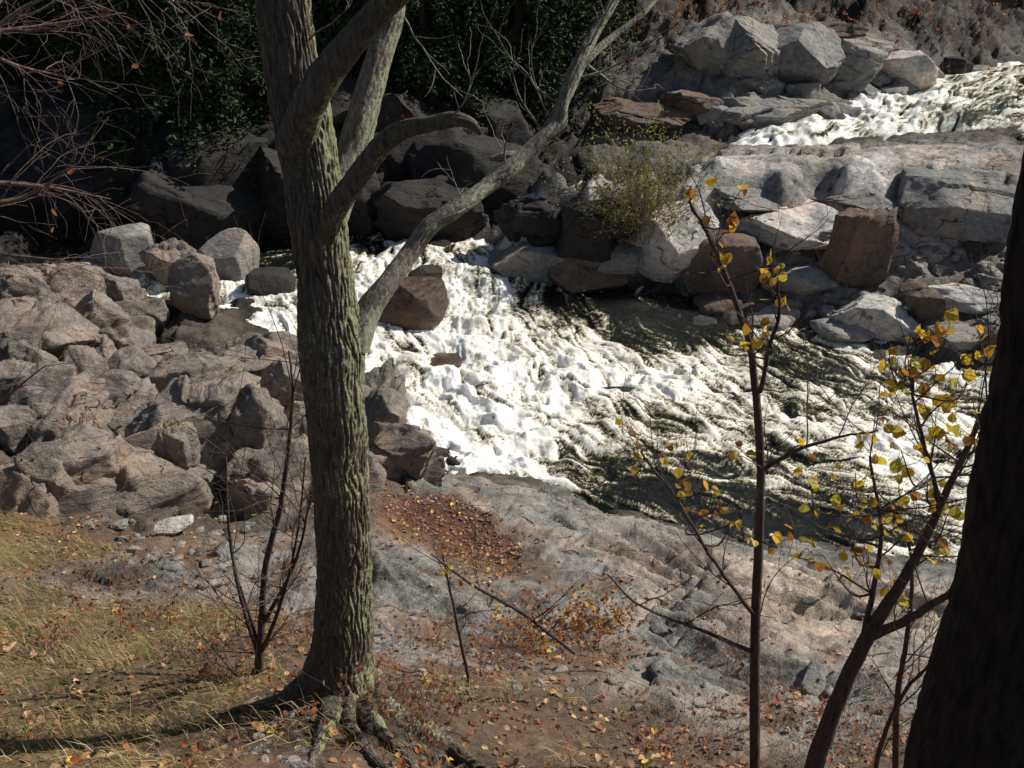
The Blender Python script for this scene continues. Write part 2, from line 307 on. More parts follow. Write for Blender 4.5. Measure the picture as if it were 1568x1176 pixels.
# ---------------------------------------------------------------- water controls
WC=[];
for a in [(800,700,0),(1000,750,0),(1300,800,0),(1500,800,0),(1500,620,0),(1100,500,.05),(1300,570,0),(900,600,.12),(700,620,.2),(700,520,.35),(600,560,.35),(740,460,.5),(720,400,.95),(590,390,.95),(560,440,.75),(450,470,.7),(350,490,.7),(480,520,.55),
 (420,385,.95),(100,385,.95),(0,390,.95),(870,230,2.55),(1000,222,2.8),(1150,215,2.95),(1250,203,3.05),(1350,172,3.25),(1420,150,3.4),(1568,112,3.85),(1568,200,3.35),(1480,180,3.35),(1400,205,3.2),
 (1300,440,.1),(1300,340,.6),(1000,320,.8),(1500,400,.2),(900,390,.2),(1450,300,1.2),(700,320,.95),(600,345,.95),(700,900,0),(300,800,0),(150,600,.3),(200,500,.4),(1200,1000,-.5),(300,250,.9),(1000,110,2.5),(1200,60,2.6),(1500,30,2.8),(0,250,.9),(800,215,1.4),(760,260,.9),(850,250,2.0)]:
    WC.append(Z(*a))
WC+= [np.array(a) for a in [(30,14,-.1),(45,32,3.7),(-30,24,.9),(-20,12,0),(0,80,1),(0,0,-1),(60,60,3)]]
WC=np.array(WC);wrb=RBF(WC,WC[:,2])
FO=np.array([(*Z(u,v,z)[:2],f) for u,v,z,f in [(400,480,.6,.9),(330,490,.6,.8),(450,500,.5,.9),(580,400,.9,.95),(560,440,.7,.9),(700,395,.9,.75),(730,440,.6,.85),(765,400,.8,.5),(660,385,.9,.4),(700,500,.3,.95),(800,500,.2,.7),(900,495,.1,.4),(1000,500,0,.1),
 (600,560,.3,.95),(640,550,.3,.65),(700,560,.3,.95),(800,570,.2,1.05),(900,580,.1,1),(1000,590,0,.95),(1080,570,0,.85),(700,650,.1,1),(800,660,0,1.05),(760,700,0,1.),(850,735,0,.55),(900,690,0,.62),(930,720,0,.3),(950,650,0,.5),(1000,640,0,.48),(1050,690,0,.62),(960,740,0,.12),(900,765,0,.12),(1050,750,0,.12),(1130,760,0,.12),
 (1150,710,0,.56),(1150,560,0,.65),(1150,620,0,.5),(1220,560,0,.25),(1250,610,0,.48),(1250,690,0,.62),(1330,690,0,.78),(1400,700,0,.88),(1470,650,0,.78),(1350,620,0,.55),(1300,760,0,.35),(1200,800,0,.05),(1300,810,0,.1),(1400,800,0,.4),(1500,760,0,.68),(1500,600,0,.5),(1050,510,0,.02),(1100,490,0,0),(870,480,0,.1),(950,475,0,0),
 (420,385,.95,.05),(500,380,.95,.2),(560,380,.95,.3),(30,390,.95,0),(1250,210,3,.8),(1150,215,2.95,.95),(1200,225,2.9,.6),(1300,200,3.1,.5),(1400,150,3.4,.9),(1350,170,3.3,.85),(1500,130,3.6,.55),(1480,180,3.3,.42),(1568,150,3.5,.5),(1568,220,3.3,.15),(870,230,2.8,.3),(830,235,2.,.1),(800,250,1.5,.1),(950,228,2.8,.4),(1350,205,3.1,.5),(1568,700,0,.6),(1350,490,.1,.3),(1330,430,.1,.7)]])
foq=warp(FO[:,0],FO[:,1])
def foamv(x,y):
    out=np.empty(len(x))
    wx=x+.3*fbm(x*.8,y*.8,3,70);wy=y+.3*fbm(x*.8+30,y*.8,3,71)
    for i in range(0,len(x),20000):
        q=warp(wx[i:i+20000],wy[i:i+20000]);d=(q[:,0:1]-foq[:,0])**2+(q[:,1:2]-foq[:,1])**2;k=1/(d**1.5+.006);out[i:i+20000]=k@FO[:,2]/k.sum(1)
    return out
W0=wrb(X,Yv)[:,0]
def water0(x,y): return look(W0,x,y)
ab=ZT-W0
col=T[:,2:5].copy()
wet=(1-sstep(.06,.38,ab+.1*fbm(X*2,Yv*2,3,5)))*(Yv<45)*(1-.92*np.clip(T[:,8]*1.8,0,1))
mott=fbm(X*.9,Yv*.9,4,66)
soil=T[:,6]*(Yv<12)
col*= (1-.66*wet)[:,None]
lt=sstep(.15,.6,mott)*soil;col=col*(1-lt[:,None]*.4)+lt[:,None]*.4*np.array([.18,.10,.055])
sj=T[:,7]*sstep(.3,.6,fbm(X*1.3,Yv*1.3,4,33)-.1*st*5)*.7*(Yv<10.5);col=col*(1-sj[:,None])+sj[:,None]*np.array([.14,.09,.06])
dk=T[:,7]*sstep(0,.5,fbm(X*.55+3,Yv*.8,4,37));col*=(1-.33*dk)[:,None]
hol=np.zeros(len(X))
for hu,hv,hz,hr in [(680,795,1.45,1.0),(735,850,1.5,.75)]:
    p=Z(hu,hv,hz);d=np.hypot(X-p[0],Yv-p[1])+.25*fbm(X*3,Yv*3,3,12);hol=np.maximum(hol,1-sstep(hr*.6,hr,d))
col=col*(1-hol[:,None]*.8)+hol[:,None]*.8*np.array([.085,.028,.018])
col*=(1-.7*crack)[:,None]  # crack occlusion painted into the ground colour
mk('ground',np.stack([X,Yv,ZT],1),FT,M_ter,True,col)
# ---------------------------------------------------------------- river surface
WN,WM=1150,1100;Xw,Yw,Fc=fan(WN,WM,8.2,55,lambda y:.72*(y+3)+3)
zt_=look(ZT,Xw,Yw);zw=look(W0,Xw,Yw);fo=foamv(Xw,Yw)
FL=np.array([(*Z(u,v,z)[:2],*(Z(u2,v2,z)[:2]-Z(u,v,z)[:2])) for u,v,z,u2,v2 in [(400,480,.6,470,500),(450,500,.6,520,540),(520,540,.5,600,580),(590,400,.9,560,450),(560,450,.7,590,540),(700,395,.9,720,430),(740,440,.6,760,480),(750,490,.3,740,560),(620,570,.3,680,640),(700,640,.1,780,700),
   (740,560,.2,800,630),(800,640,.1,880,690),(900,560,0,980,590),(1000,580,0,1080,600),(820,710,0,900,745),(900,690,0,1000,720),(1000,640,0,1100,690),(1000,740,0,1100,750),(1100,570,0,1170,620),(1150,620,0,1250,680),(1200,700,0,1300,730),(1300,600,0,1400,640),(1350,690,0,1460,720),(1450,640,0,1540,660),(1400,780,0,1500,800),(1500,720,0,1600,750),
   (420,385,.95,350,385),(1500,130,3.6,1430,150),(1400,150,3.4,1340,180),(1300,195,3.1,1220,215),(1150,217,2.9,1050,225),(870,230,2.8,800,250),(1500,200,3.3,1400,205)]])
FL[:,2:]/=np.linalg.norm(FL[:,2:],axis=1,keepdims=True);flq=warp(FL[:,0],FL[:,1])
vx=np.empty(len(Xw));vy=np.empty(len(Xw));qq=warp(Xw,Yw)
for i in range(0,len(Xw),20000):
    q=qq[i:i+20000];d=(q[:,0:1]-flq[:,0])**2+(q[:,1:2]-flq[:,1])**2;k=1/(d+.05);r_=k@FL[:,2:]/k.sum(1,keepdims=True);vx[i:i+20000]=r_[:,0];vy[i:i+20000]=r_[:,1]
vx0,vy0=vx.copy(),vy.copy()
tx=perlin(Xw*1.1,Yw*1.1,201)*.8+perlin(Xw*2.7,Yw*2.7,205)*.7;ty=perlin(Xw*1.1+50,Yw*1.1,202)*.8+perlin(Xw*2.7+50,Yw*2.7,206)*.7
vx+=tx;vy+=ty;vn=np.hypot(vx,vy)+1e-6;vx/=vn;vy/=vn
LIC=np.zeros(len(Xw));LI2=np.zeros(len(Xw));V0=math.log(58/11.2)
def wl(arr,x,y):
    j=np.clip(np.log((y+3)/11.2)/V0*(WM-1),0,WM-1).astype(int);i=np.clip((x/(.72*(y+3)+3)+1)/2*(WN-1),0,WN-1).astype(int);return arr.reshape(WM,WN)[j,i]
N0=perlin(Xw*7,Yw*7,210)+.8*perlin(Xw*14,Yw*14,211)+.6*(rng.uniform(-1,1,len(Xw)))
N1=perlin(Xw*2.6,Yw*2.6,214)+.5*perlin(Xw*5,Yw*5,215)
for sg in(-1,1):
    px_,py_=Xw.copy(),Yw.copy()
    for k in range(12):
        LIC+=wl(N0,px_,py_)*(1-k/14);LI2+=wl(N1,px_,py_);a_=wl(vx,px_,py_);b_=wl(vy,px_,py_);px_+=sg*.06*a_;py_+=sg*.06*b_
LIC/=LIC.std();LI2/=LI2.std()
big=fbm(Xw*.9,Yw*.9,4,85);fine=fbm(Xw*6,Yw*6,3,86)
edge=np.exp(-((zt_-zw+.12)/.14)**2)*sstep(.12,.4,fo)
fh=sstep(.45,.95,fo)
roil=fbm(Xw*1.7+.25*LI2,Yw*2.0,4,301,.55)
val=fo*1.0+(.15+.05*fh)*LIC+.10*LI2+.17*big+.07*fine+.3*edge+fh*.16*roil
ph=(Xw*vx0+Yw*vy0)*4.2+2.2*fbm(Xw*.6,Yw*.6,3,88)
stw=np.sin(ph)*sstep(.15,.5,fo)*(.4+.6*np.clip(.5+fbm(Xw*.5,Yw*.5,2,89),0,1))
wav=.07*fbm(Xw*.55,Yw*.9,3,80)+.045*stw+.016*LI2+.011*LIC+fo*.20*fbm(Xw*.9,Yw*1.1,3,81)+fh*.085*roil
mw,nt,bs=newmat('rapids_water');geo=nt.nodes.new('ShaderNodeNewGeometry');pos=geo.outputs['Position']
fa=attr(nt,'foam').outputs['Fac']
n2=noise(nt,6,5,.7,1.0,pos);n3=noise(nt,20,4,.75,.0,pos);n4=noise(nt,70,2,.7,0,pos)
v_=math_(nt,'ADD',fa,math_(nt,'ADD',maprange(nt,n2,0,1,-.28,.28),math_(nt,'ADD',maprange(nt,n3,0,1,-.38,.38),maprange(nt,n4,0,1,-.28,.28))))
fac=maprange(nt,v_,.42,.72);lace=maprange(nt,v_,.28,.6)
bs.inputs['Roughness'].default_value=.06;bs.inputs['IOR'].default_value=1.33
nt.links.new(mix(nt,lace,(.006,.008,.006),(.11,.088,.035)),bs.inputs['Base Color'])
fb=nt.nodes.new('ShaderNodeBsdfPrincipled');fb.inputs['Roughness'].default_value=.5;fb.inputs['Specular IOR Level'].default_value=.3
cr_=nt.nodes.new('ShaderNodeValToRGB');nt.links.new(maprange(nt,v_,.42,1.4),cr_.inputs[0])
e_=cr_.color_ramp.elements;e_[0].color=(.45,.40,.26,1);e_[0].position=0;e_[1].position=1;e_[1].color=(.96,.96,.94,1)
x_=e_.new(.25);x_.color=(.73,.69,.55,1);x_=e_.new(.52);x_.color=(.90,.885,.82,1)
nt.links.new(cr_.outputs[0],fb.inputs['Base Color'])
nt.links.new(bump(nt,math_(nt,'ADD',math_(nt,'MULTIPLY',n2,.07),math_(nt,'MULTIPLY',n3,.012)),.8,1.),bs.inputs['Normal'])
nt.links.new(bump(nt,math_(nt,'ADD',math_(nt,'MULTIPLY',n2,.03),math_(nt,'ADD',math_(nt,'MULTIPLY',n3,.022),math_(nt,'MULTIPLY',n4,.008))),.45,1.),fb.inputs['Normal'])
mx=nt.nodes.new('ShaderNodeMixShader');nt.links.new(fac,mx.inputs[0]);nt.links.new(bs.outputs[0],mx.inputs[1]);nt.links.new(fb.outputs[0],mx.inputs[2]);nt.links.new(mx.outputs[0],nt.nodes['Material Output'].inputs[0])
keep=(zt_<zw+.8);kf=keep[Fc].any(1)
mk('river',np.stack([Xw,Yw,zw+wav],1),Fc[kf],mw,True,None,{'foam':val})
ns_=1500;idx=np.nonzero((fo>.85)&(zt_<zw)&(Yw<22)&(roil>.25))[0];idx=rng.choice(idx,ns_)
D0=np.stack([Xw[idx],Yw[idx],(zw+wav)[idx]],1)+np.stack([rng.normal(0,.06,ns_),rng.normal(0,.06,ns_),np.abs(rng.exponential(.06,ns_))],1)
oc=np.array([[1,0,0],[-1,0,0],[0,1,0],[0,-1,0],[0,0,1],[0,0,-1.]]);of=np.array([[0,2,4],[2,1,4],[1,3,4],[3,0,4],[2,0,5],[1,2,5],[3,1,5],[0,3,5]])
sz=rng.uniform(.002,.007,ns_)
ms,nts,bss=newmat('spray_white');bss.inputs['Base Color'].default_value=(.93,.93,.92,1);bss.inputs['Roughness'].default_value=.3
mk('spray',(D0[:,None]+oc[None]*sz[:,None,None]).reshape(-1,3),(np.arange(ns_)[:,None,None]*6+of[None]).reshape(-1,3),ms,True)
# ---------------------------------------------------------------- foot point on the ground
tt=np.concatenate([np.linspace(1.5,12,600),np.linspace(12,60,1200)])
def hit(u,v):
    d=rd(u,v);P=d[None]*tt[:,None];P[:,2]+=CAMZ;h=np.maximum(height(P[:,0],P[:,1]),water0(P[:,0],P[:,1])-.3)
    k=np.argmax(P[:,2]<h);return P[k] if k>0 else P[-1]
# ---------------------------------------------------------------- boulders
import bmesh
def ico(sub):
    bm=bmesh.new();bmesh.ops.create_icosphere(bm,subdivisions=sub,radius=1);V=np.array([v.co[:] for v in bm.verts]);Fq=np.array([[l.index for l in f.verts] for f in bm.faces]);bm.free();return V,Fq
ICO6=ico(6);ICO5=ico(5);ICO4=ico(4);ICO3=ico(3)
def rockmesh(dim,seed,ang=.75,base=None,rot=None):
    r=np.random.default_rng(seed);V,Fq=base or ICO5;V=V.copy()
    cube=V/np.abs(V).max(1,keepdims=True);q=min(ang,1);V=V*(1-.85*q)+cube*.85*q*.85
    A=r.normal(0,.3,3);V=V@np.array([[1,A[0],A[1]*.6],[0,1,A[2]*.6],[0,0,1]])
    n=int(8+5*ang);rad=np.linalg.norm(V,axis=1).mean()
    for i in range(n):
        nn=r.normal(0,1,3);nn/=np.linalg.norm(nn);d=rad*(r.uniform(.5,.86) if ang>.5 else r.uniform(.75,.95))
        k=V@nn-d;V-=np.clip(k,0,None)[:,None]*nn
    if ang>.6:
        for s_ in (0,1,2):
            q2=V@(r.normal(0,1,3))+.08*perlin(V[:,0]*2,V[:,1]*2+V[:,2],seed%77);f=np.floor(q2*(1.6+1.4*s_)+r.uniform());V*=(1+(.065-.015*s_)*(hsh(f,f*0,seed%999+s_)-.5)*2)[:,None]
    ext=(V.max(0)-V.min(0))/2;V=(V-(V.max(0)+V.min(0))/2)/ext
    a=fbm(V[:,0]*1.3+seed%1000,V[:,1]*1.3+V[:,2]*.9,4,seed%97);b=fbm(V[:,2]*4+seed%1000,V[:,0]*4-V[:,1]*3,3,seed%89)
    V=V*(1+.03*a+.016*b)[:,None]
    V=V*np.array(dim)/2
    A=r.uniform(-.35,.35) if rot is None else rot
    ca,sa=math.cos(A),math.sin(A);V=V@np.array([[ca,sa,0],[-sa,ca,0],[0,0,1]]);return V,Fq
def boulder(u,v,wp,hp,mat,ang=.75,seed=None,zb=None,name='boulder',dk=.85,tilt=0):
    p=hit(u,v+hp*.45) if zb is None else Z(u,v+hp*.45,zb)
    d=depth(p);sc=d/F;W=wp*sc*1.08;D=W*dk;Hh=max(hp*sc*1.1-D*.25,hp*sc*.6)
    seed=seed or int(u*7+v*13)
    V,Fq=rockmesh((W,D,Hh*1.35),seed,ang,ICO6 if wp>110 else ICO5)
    if tilt:
        ca,sa=math.cos(tilt),math.sin(tilt);V=V@np.array([[ca,0,-sa],[0,1,0],[sa,0,ca]])
    V=V+np.array([p[0],p[1]+D*.30,p[2]+Hh*.45])
    mk(name,V,Fq,mat,True)
for a in [(892,420,118,88,M_brown,.6),(818,402,130,76,M_gray,.6),(925,385,115,62,M_gray,.6),(1027,375,140,120,M_light,.9),(1108,405,125,92,M_brown,.5),(1215,348,155,82,M_light,1.2),
          (1232,432,98,52,M_smooth,.3),(1190,490,105,36,M_smooth,.3),(1345,482,120,62,M_light,1.0),(1420,470,60,50,M_brown,.8),(1478,462,90,54,M_light,1.0),(1400,447,42,30,M_brown,.5),(1300,506,90,36,M_smooth,.4),
          (1070,500,60,30,M_dark,.5),(1530,520,60,40,M_brown,.8),(1480,520,80,30,M_gray,.8),(1100,465,70,34,M_brown,.5),(1010,440,60,30,M_dark,.4),
          (1500,318,240,130,M_gray,1.0),(1310,300,150,60,M_gray,1.0),(1165,302,150,52,M_gray,1.0),(1385,108,100,66,M_light,1.0),(1150,85,115,100,M_gray,1),(1230,95,120,100,M_gray,1),(1300,95,130,85,M_gray,1),(1080,75,90,90,M_gray,1),(1130,175,100,46,M_gray,1),(985,175,150,60,M_brown,.9),(1060,160,110,60,M_brown,.9),(1200,165,130,54,M_gray,1),(1465,100,50,30,M_dark,.4),(1500,108,40,20,M_gray,.4),(1185,45,100,40,M_brown,.9),(1270,45,110,40,M_brown,.9),
          (195,392,98,88,M_smooth,.6),(262,412,74,80,M_out,.8),(350,402,84,92,M_smooth,.5),(412,436,70,48,M_dark,.5),(95,450,100,80,M_out,1),(25,455,90,80,M_out,1),(215,495,80,70,M_out,.8),(300,440,70,90,M_out,.8),(150,500,90,100,M_out,.9),(70,520,110,90,M_out,.9),
          (380,560,150,60,M_out,1.1),(290,590,130,90,M_out,1.1),(120,640,140,100,M_out,1.1),(320,650,120,130,M_out,1.1),(250,690,110,110,M_out,1.1),(110,730,150,110,M_out,1.1),(400,660,90,120,M_out,1.1),(620,690,90,80,M_out,1.1),(580,650,80,80,M_out,1.1),(445,600,90,100,M_out,1.1)]:
    boulder(*a[:6])
boulder(1312,390,95,120,M_brown,1.3,seed=77,tilt=.15,dk=.6)
boulder(622,468,118,85,M_wet,.25,zb=.35)
boulder(265,806,52,28,M_light,1.0,name='stone');boulder(182,806,26,14,M_gray,.8,name='stone')
boulder(675,556,60,22,M_wet,.5,zb=.1);boulder(940,610,60,20,M_dark,.5,zb=-.1);boulder(650,420,50,30,M_dark,.6,zb=.9)
def scatter_blocks(poly,n,smin,smax,seed,flat=.8,ang=1.1,hi=True,jr=.25,pw=1.):
    r=np.random.default_rng(seed);u0,v0=np.min(poly,0);u1,v1=np.max(poly,0);k=0;res=[]
    def inside(u,v):
        c_=False
        for i in range(len(poly)):
            (xa,ya),(xb,yb)=poly[i],poly[i-1]
            if (ya>v)!=(yb>v) and u<(xb-xa)*(v-ya)/(yb-ya)+xa: c_=not c_
        return c_
    while k<n:
        u=r.uniform(u0,u1);v=r.uniform(v0,v1)
        if not inside(u,v): continue
        k+=1;p=hit(u,v);s=smin+(smax-smin)*r.uniform()**pw
        V,Fq=rockmesh((s*r.uniform(.8,1.5),s*r.uniform(.7,1.1),s*r.uniform(.7,1.2)*flat),int(r.integers(1e6)),ang,(ICO5 if hi and s>.55 else ICO4) if s>.3 else ICO3,rot=.35+r.normal(0,jr))
        A=r.normal(0,.16);ca,sa=math.cos(A),math.sin(A);V=V@np.array([[1,0,0],[0,ca,sa],[0,-sa,ca]])
        res.append((V+p+np.array([0,0,.02*s]),Fq))
    return res
ob=B()
for V,Fq in scatter_blocks([(190,560),(330,545),(440,545),(570,620),(680,715),(560,740),(430,780),(90,790),(0,760),(60,620)],80,.4,1.4,5,1.2,1.1,True,.2,1.1)+scatter_blocks([(0,430),(120,430),(220,400),(250,450),(210,500),(200,560),(60,620),(0,640)],38,.45,1.3,6,1.2,1.1,True,.2,1.1)+scatter_blocks([(300,430),(400,420),(440,440),(330,455),(280,480)],8,.3,.6,8): ob.add(V,Fq)
ob.make('rock_outcrop',M_out)
ob=B()
for V,Fq in scatter_blocks([(1120,350),(1500,350),(1568,400),(1568,560),(1350,520),(1150,480)],180,.12,.5,9,.7,.7,False,1.5)+scatter_blocks([(880,160),(1300,110),(1430,110),(1300,190),(900,200)],50,.4,1.1,10,.7,1.1,False): ob.add(V,Fq)
ob.make('river_cobbles',M_gray)
ob=B()
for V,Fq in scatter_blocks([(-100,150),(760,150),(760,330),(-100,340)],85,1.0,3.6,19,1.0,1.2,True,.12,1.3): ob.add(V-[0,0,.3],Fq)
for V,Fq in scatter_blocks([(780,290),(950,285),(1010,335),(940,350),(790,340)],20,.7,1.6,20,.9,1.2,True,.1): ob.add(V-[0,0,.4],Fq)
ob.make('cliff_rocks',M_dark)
ob=B()
for V,Fq in scatter_blocks([(600,740),(1250,860),(1440,900),(1440,1060),(1000,1080),(600,900)],60,.06,.34,33,.45,1.2,True,.3,2.0): ob.add(V-[0,0,.03],Fq)
ob.make('loose_slabs',M_gray)
ob=B()
for V,Fq in scatter_blocks([(380,1060),(640,1090),(700,1176),(380,1176)],80,.02,.06,29,.7)+scatter_blocks([(560,940),(1050,960),(1100,1100),(620,1050)],90,.03,.10,30,.7)+scatter_blocks([(100,790),(440,760),(450,900),(300,900)],50,.04,.16,31,.7): ob.add(V,Fq)
ob.make('pebbles',M_gray)
print('T rocks',time.time()-T00)
# ---------------------------------------------------------------- main tree
tr=bpy.data.objects.new('maple_tree',None);scene.collection.objects.link(tr)
P,R=uvpath([(512,1105,3.38,96),(518,1060,3.38,70),(523,1010,3.38,52),(526,960,3.38,45),(527,880,3.38,42),(524,780,3.38,42),(519,690,3.38,44),(512,600,3.38,46),(508,530,3.39,50),(502,470,3.39,46),(494,400,3.4,43),(486,340,3.4,45),(476,260,3.4,44),(462,180,3.4,46),(448,110,3.4,43),(438,40,3.4,43),(430,-30,3.4,42),(418,-150,3.4,40),(400,-400,3.4,36)],50)
def trunk_disp(t,L,R):
    b0=bark_disp(30,.010,5,.05)(t,L,R);fl=np.clip(1-L/.55,0,1)**2
    return b0+fl*R*.28*perlin((t+0*L)*7,L*2+0*t,71,7)
V,Fq=tube(P,R,240,trunk_disp);mk('trunk',V,Fq,M_bark,True,parent=tr)
def limb(name,pts,mat,segs=60,amp=.004,nr=14,seed=9,n=26):
    P,R=uvpath(pts,n);V,Fq=tube(P,R,segs,bark_disp(nr,amp,seed,.14));return mk(name,V,Fq,mat,True,parent=tr)
limb('limb_upright',[(500,370,3.42,20),(520,300,3.5,22),(540,235,3.6,25),(560,160,3.65,22),(580,90,3.7,20),(600,30,3.75,18),(612,-60,3.8,16),(640,-250,3.9,14)],M_gbark)
limb('limb_front',[(452,225,3.36,30),(478,150,3.25,27),(510,98,3.2,24),(545,55,3.15,22),(585,12,3.1,20),(640,-40,3.0,18),(740,-160,2.9,14)],M_bark,seed=12)
limb('limb_broken',[(500,375,3.35,12),(512,325,3.25,17),(545,275,3.2,18),(580,228,3.15,18),(615,200,3.1,15),(655,190,3.05,12),(695,182,3.0,12),(722,190,3.0,9),(736,206,3.0,2)],M_bark,seed=14)
limb('limb_long',[(540,530,3.4,26),(562,480,3.45,20),(590,440,3.5,17),(625,390,3.6,15),(660,345,3.65,14),(700,318,3.7,14),(745,285,3.8,13),(775,262,3.85,15),(805,235,3.9,11),(835,205,3.95,11),(853,185,4.0,15),(860,160,4.0,10),(876,120,4.05,12),(895,80,4.1,10),(912,48,4.15,9),(935,10,4.2,8),(965,-50,4.3,7),(1000,-150,4.4,4)],M_gbark,seed=16)
limb('limb_fork',[(800,238,3.9,8),(775,240,3.88,8),(750,243,3.86,3)],M_gbark,n=10)
limb('limb_side',[(878,115,4.05,7),(905,85,4.1,6),(940,55,4.2,5),(985,20,4.3,4),(1020,-20,4.4,3)],M_gbark)
def gpath(pts,n=10,lift=.3):
    P=[];R=[]
    for u,v,r_ in pts:
        p=hit(u,v);rr=r_*depth(p)/F;P.append(p+np.array([0,0,rr*lift]));R.append(rr)
    Q=catmull(np.hstack([np.array(P),np.array(R)[:,None]]),n);return Q[:,:3],np.maximum(Q[:,3],.002)
for i,pts in enumerate([[(545,1040,34),(570,1078,26),(608,1106,19),(650,1126,16),(692,1152,14),(735,1184,11)],[(530,1045,30),(560,1095,20),(585,1130,15),(622,1165,12),(640,1200,9)],
  [(515,1045,34),(508,1085,20),(492,1130,12),(470,1190,7)],[(490,1050,34),(450,1072,18),(400,1085,11),(330,1098,8),(240,1112,5)],[(555,1035,24),(590,1055,11),(625,1066,5)],[(640,1125,8),(680,1118,6),(720,1138,4)],[(540,1060,20),(535,1110,13),(560,1150,9),(600,1190,7)]]):
    P,R=gpath(pts,24,.35 if i!=2 else 0.);V,Fq=tube(P,R,48,bark_disp(11,.006,30+i,.22));mk('root_%d'%i,V,Fq,M_bark,True,parent=tr)
def grow(b,p,d,L,r0,depth_,r,ends,curv=.25,up=.1,seg=5):
    pts=[p];dd=d/np.linalg.norm(d)
    for i in range(8):
        dd=dd+r.normal(0,curv*.35,3)+np.array([0,0,up*.15]);dd/=np.linalg.norm(dd);pts.append(pts[-1]+dd*L/8)
    pts=np.array(pts);R=np.linspace(r0,max(r0*.35,.0008),9);V,Fq=tube(pts,R,seg);b.add(V,Fq)
    if depth_>0:
        for i in range(r.integers(3,6)):
            k=r.integers(2,9);q=r.normal(0,1,3);q-=q.dot(dd)*dd*.3;q/=np.linalg.norm(q)
            nd=(pts[k]-pts[k-1])/np.linalg.norm(pts[k]-pts[k-1])*.8+q*.75
            grow(b,pts[k],nd,L*r.uniform(.35,.65),R[k]*.6,depth_-1,r,ends,curv,up,4)
    else: ends.append(pts[[4,6,8]])
    return pts
b=B();ends=[];r=np.random.default_rng(21)
for (u,v,y,du,dv,dy,L,r0) in [(900,100,4.1,1,.5,.1,.35,.006),(895,85,4.1,.4,-1,0,.35,.005),(860,160,4,-.9,-.4,0,.4,.005),(835,205,3.95,-1,-.8,0,.35,.005),(775,262,3.85,-.3,-1,0,.35,.005),(850,190,4,-.6,-1,0,.4,.005),(690,182,3,.6,-1,0,.3,.004),(705,318,3.7,-.3,-1,0,.25,.003),(615,20,3.75,.7,.8,-.1,.4,.004),(880,120,4.05,1,-.2,.2,.5,.006),(475,60,3.3,.5,-.5,-.3,.35,.004)]:
    grow(b,Y(u,v,y),np.array([du,dy,-dv*.9]),L,r0,1,r,ends,.5)
b.make('twigs',M_gbark,True,tr)
P,R=uvpath([(1482,1400,1.36,125),(1492,1250,1.36,110),(1505,1150,1.36,104),(1535,1040,1.36,100),(1572,900,1.36,102),(1600,760,1.36,104),(1625,620,1.36,104),(1643,500,1.36,102),(1656,380,1.36,100),(1685,200,1.36,102),(1715,0,1.36,104),(1760,-300,1.37,104),(1830,-800,1.4,100)],60)
V,Fq=tube(P,R,180,bark_disp(16,.007,55));mk('birch_tree',V,Fq,M_dbark,True)
# ---------------------------------------------------------------- saplings
def sapling(name,stems,clusters,leafsize=.06,pal=YEL,seed=1,mat=M_twig,twigs=0,tl=.5):
    e=bpy.data.objects.new(name,None);scene.collection.objects.link(e);r=np.random.default_rng(seed);b=B();lb=B();allp=[];allr=[]
    for s in stems:
        P,R=uvpath(s,10);P=P+np.cumsum(r.normal(0,.0015,P.shape),0);V,Fq=tube(P,R,10);b.add(V,Fq);allp.append(P);allr.append(R)
    AP=np.vstack(allp);AR=np.concatenate(allr)
    for (u,v,y,rad,cnt) in clusters:
        p=Y(u,v,y);D=np.linalg.norm(AP-p,axis=1)+np.clip(AP[:,2]-p[2]+.15,0,9)*1.5;k=int(np.argmin(D));q=AP[k]
        mid=(p+q)/2+np.array([0,0,-.04])+r.normal(0,.03,3);Q=catmull([q,mid,p],8);V,Fq=tube(Q,np.linspace(min(AR[k]*.7,.006),.0018,len(Q)),6);b.add(V,Fq)
        rm=rad*depth(p)/F;pts=[]
        nt_=max(3,cnt//2)
        for i in range(nt_):
            st=Q[r.integers(len(Q)//3,len(Q))];en=p+r.normal(0,1,3)*rm*np.array([1.,1.,.75]);W=catmull([st,(st+en)/2+r.normal(0,.02,3),en],4);V,Fq=tube(W,np.linspace(.0018,.0008,len(W)),4);b.add(V,Fq)
            for j in range(max(1,cnt//nt_)): pts.append(W[r.integers(2,len(W))]+r.normal(0,.015,3))
        if cnt: leaves(lb,pts,leafsize,pal)
    ends=[]
    for i in range(twigs):
        k=r.integers(len(AP)//6,len(AP));dd=r.normal(0,1,3);dd[2]=abs(dd[2])*.8+.35;grow(b,AP[k],dd,tl*r.uniform(.5,1.2),min(AR[k]*.55,.004),1,r,ends,.3,.3)
    b.make('stems',mat,True,e)
    if lb.n: lb.make('leaves',M_leaf,False,e)
    return e
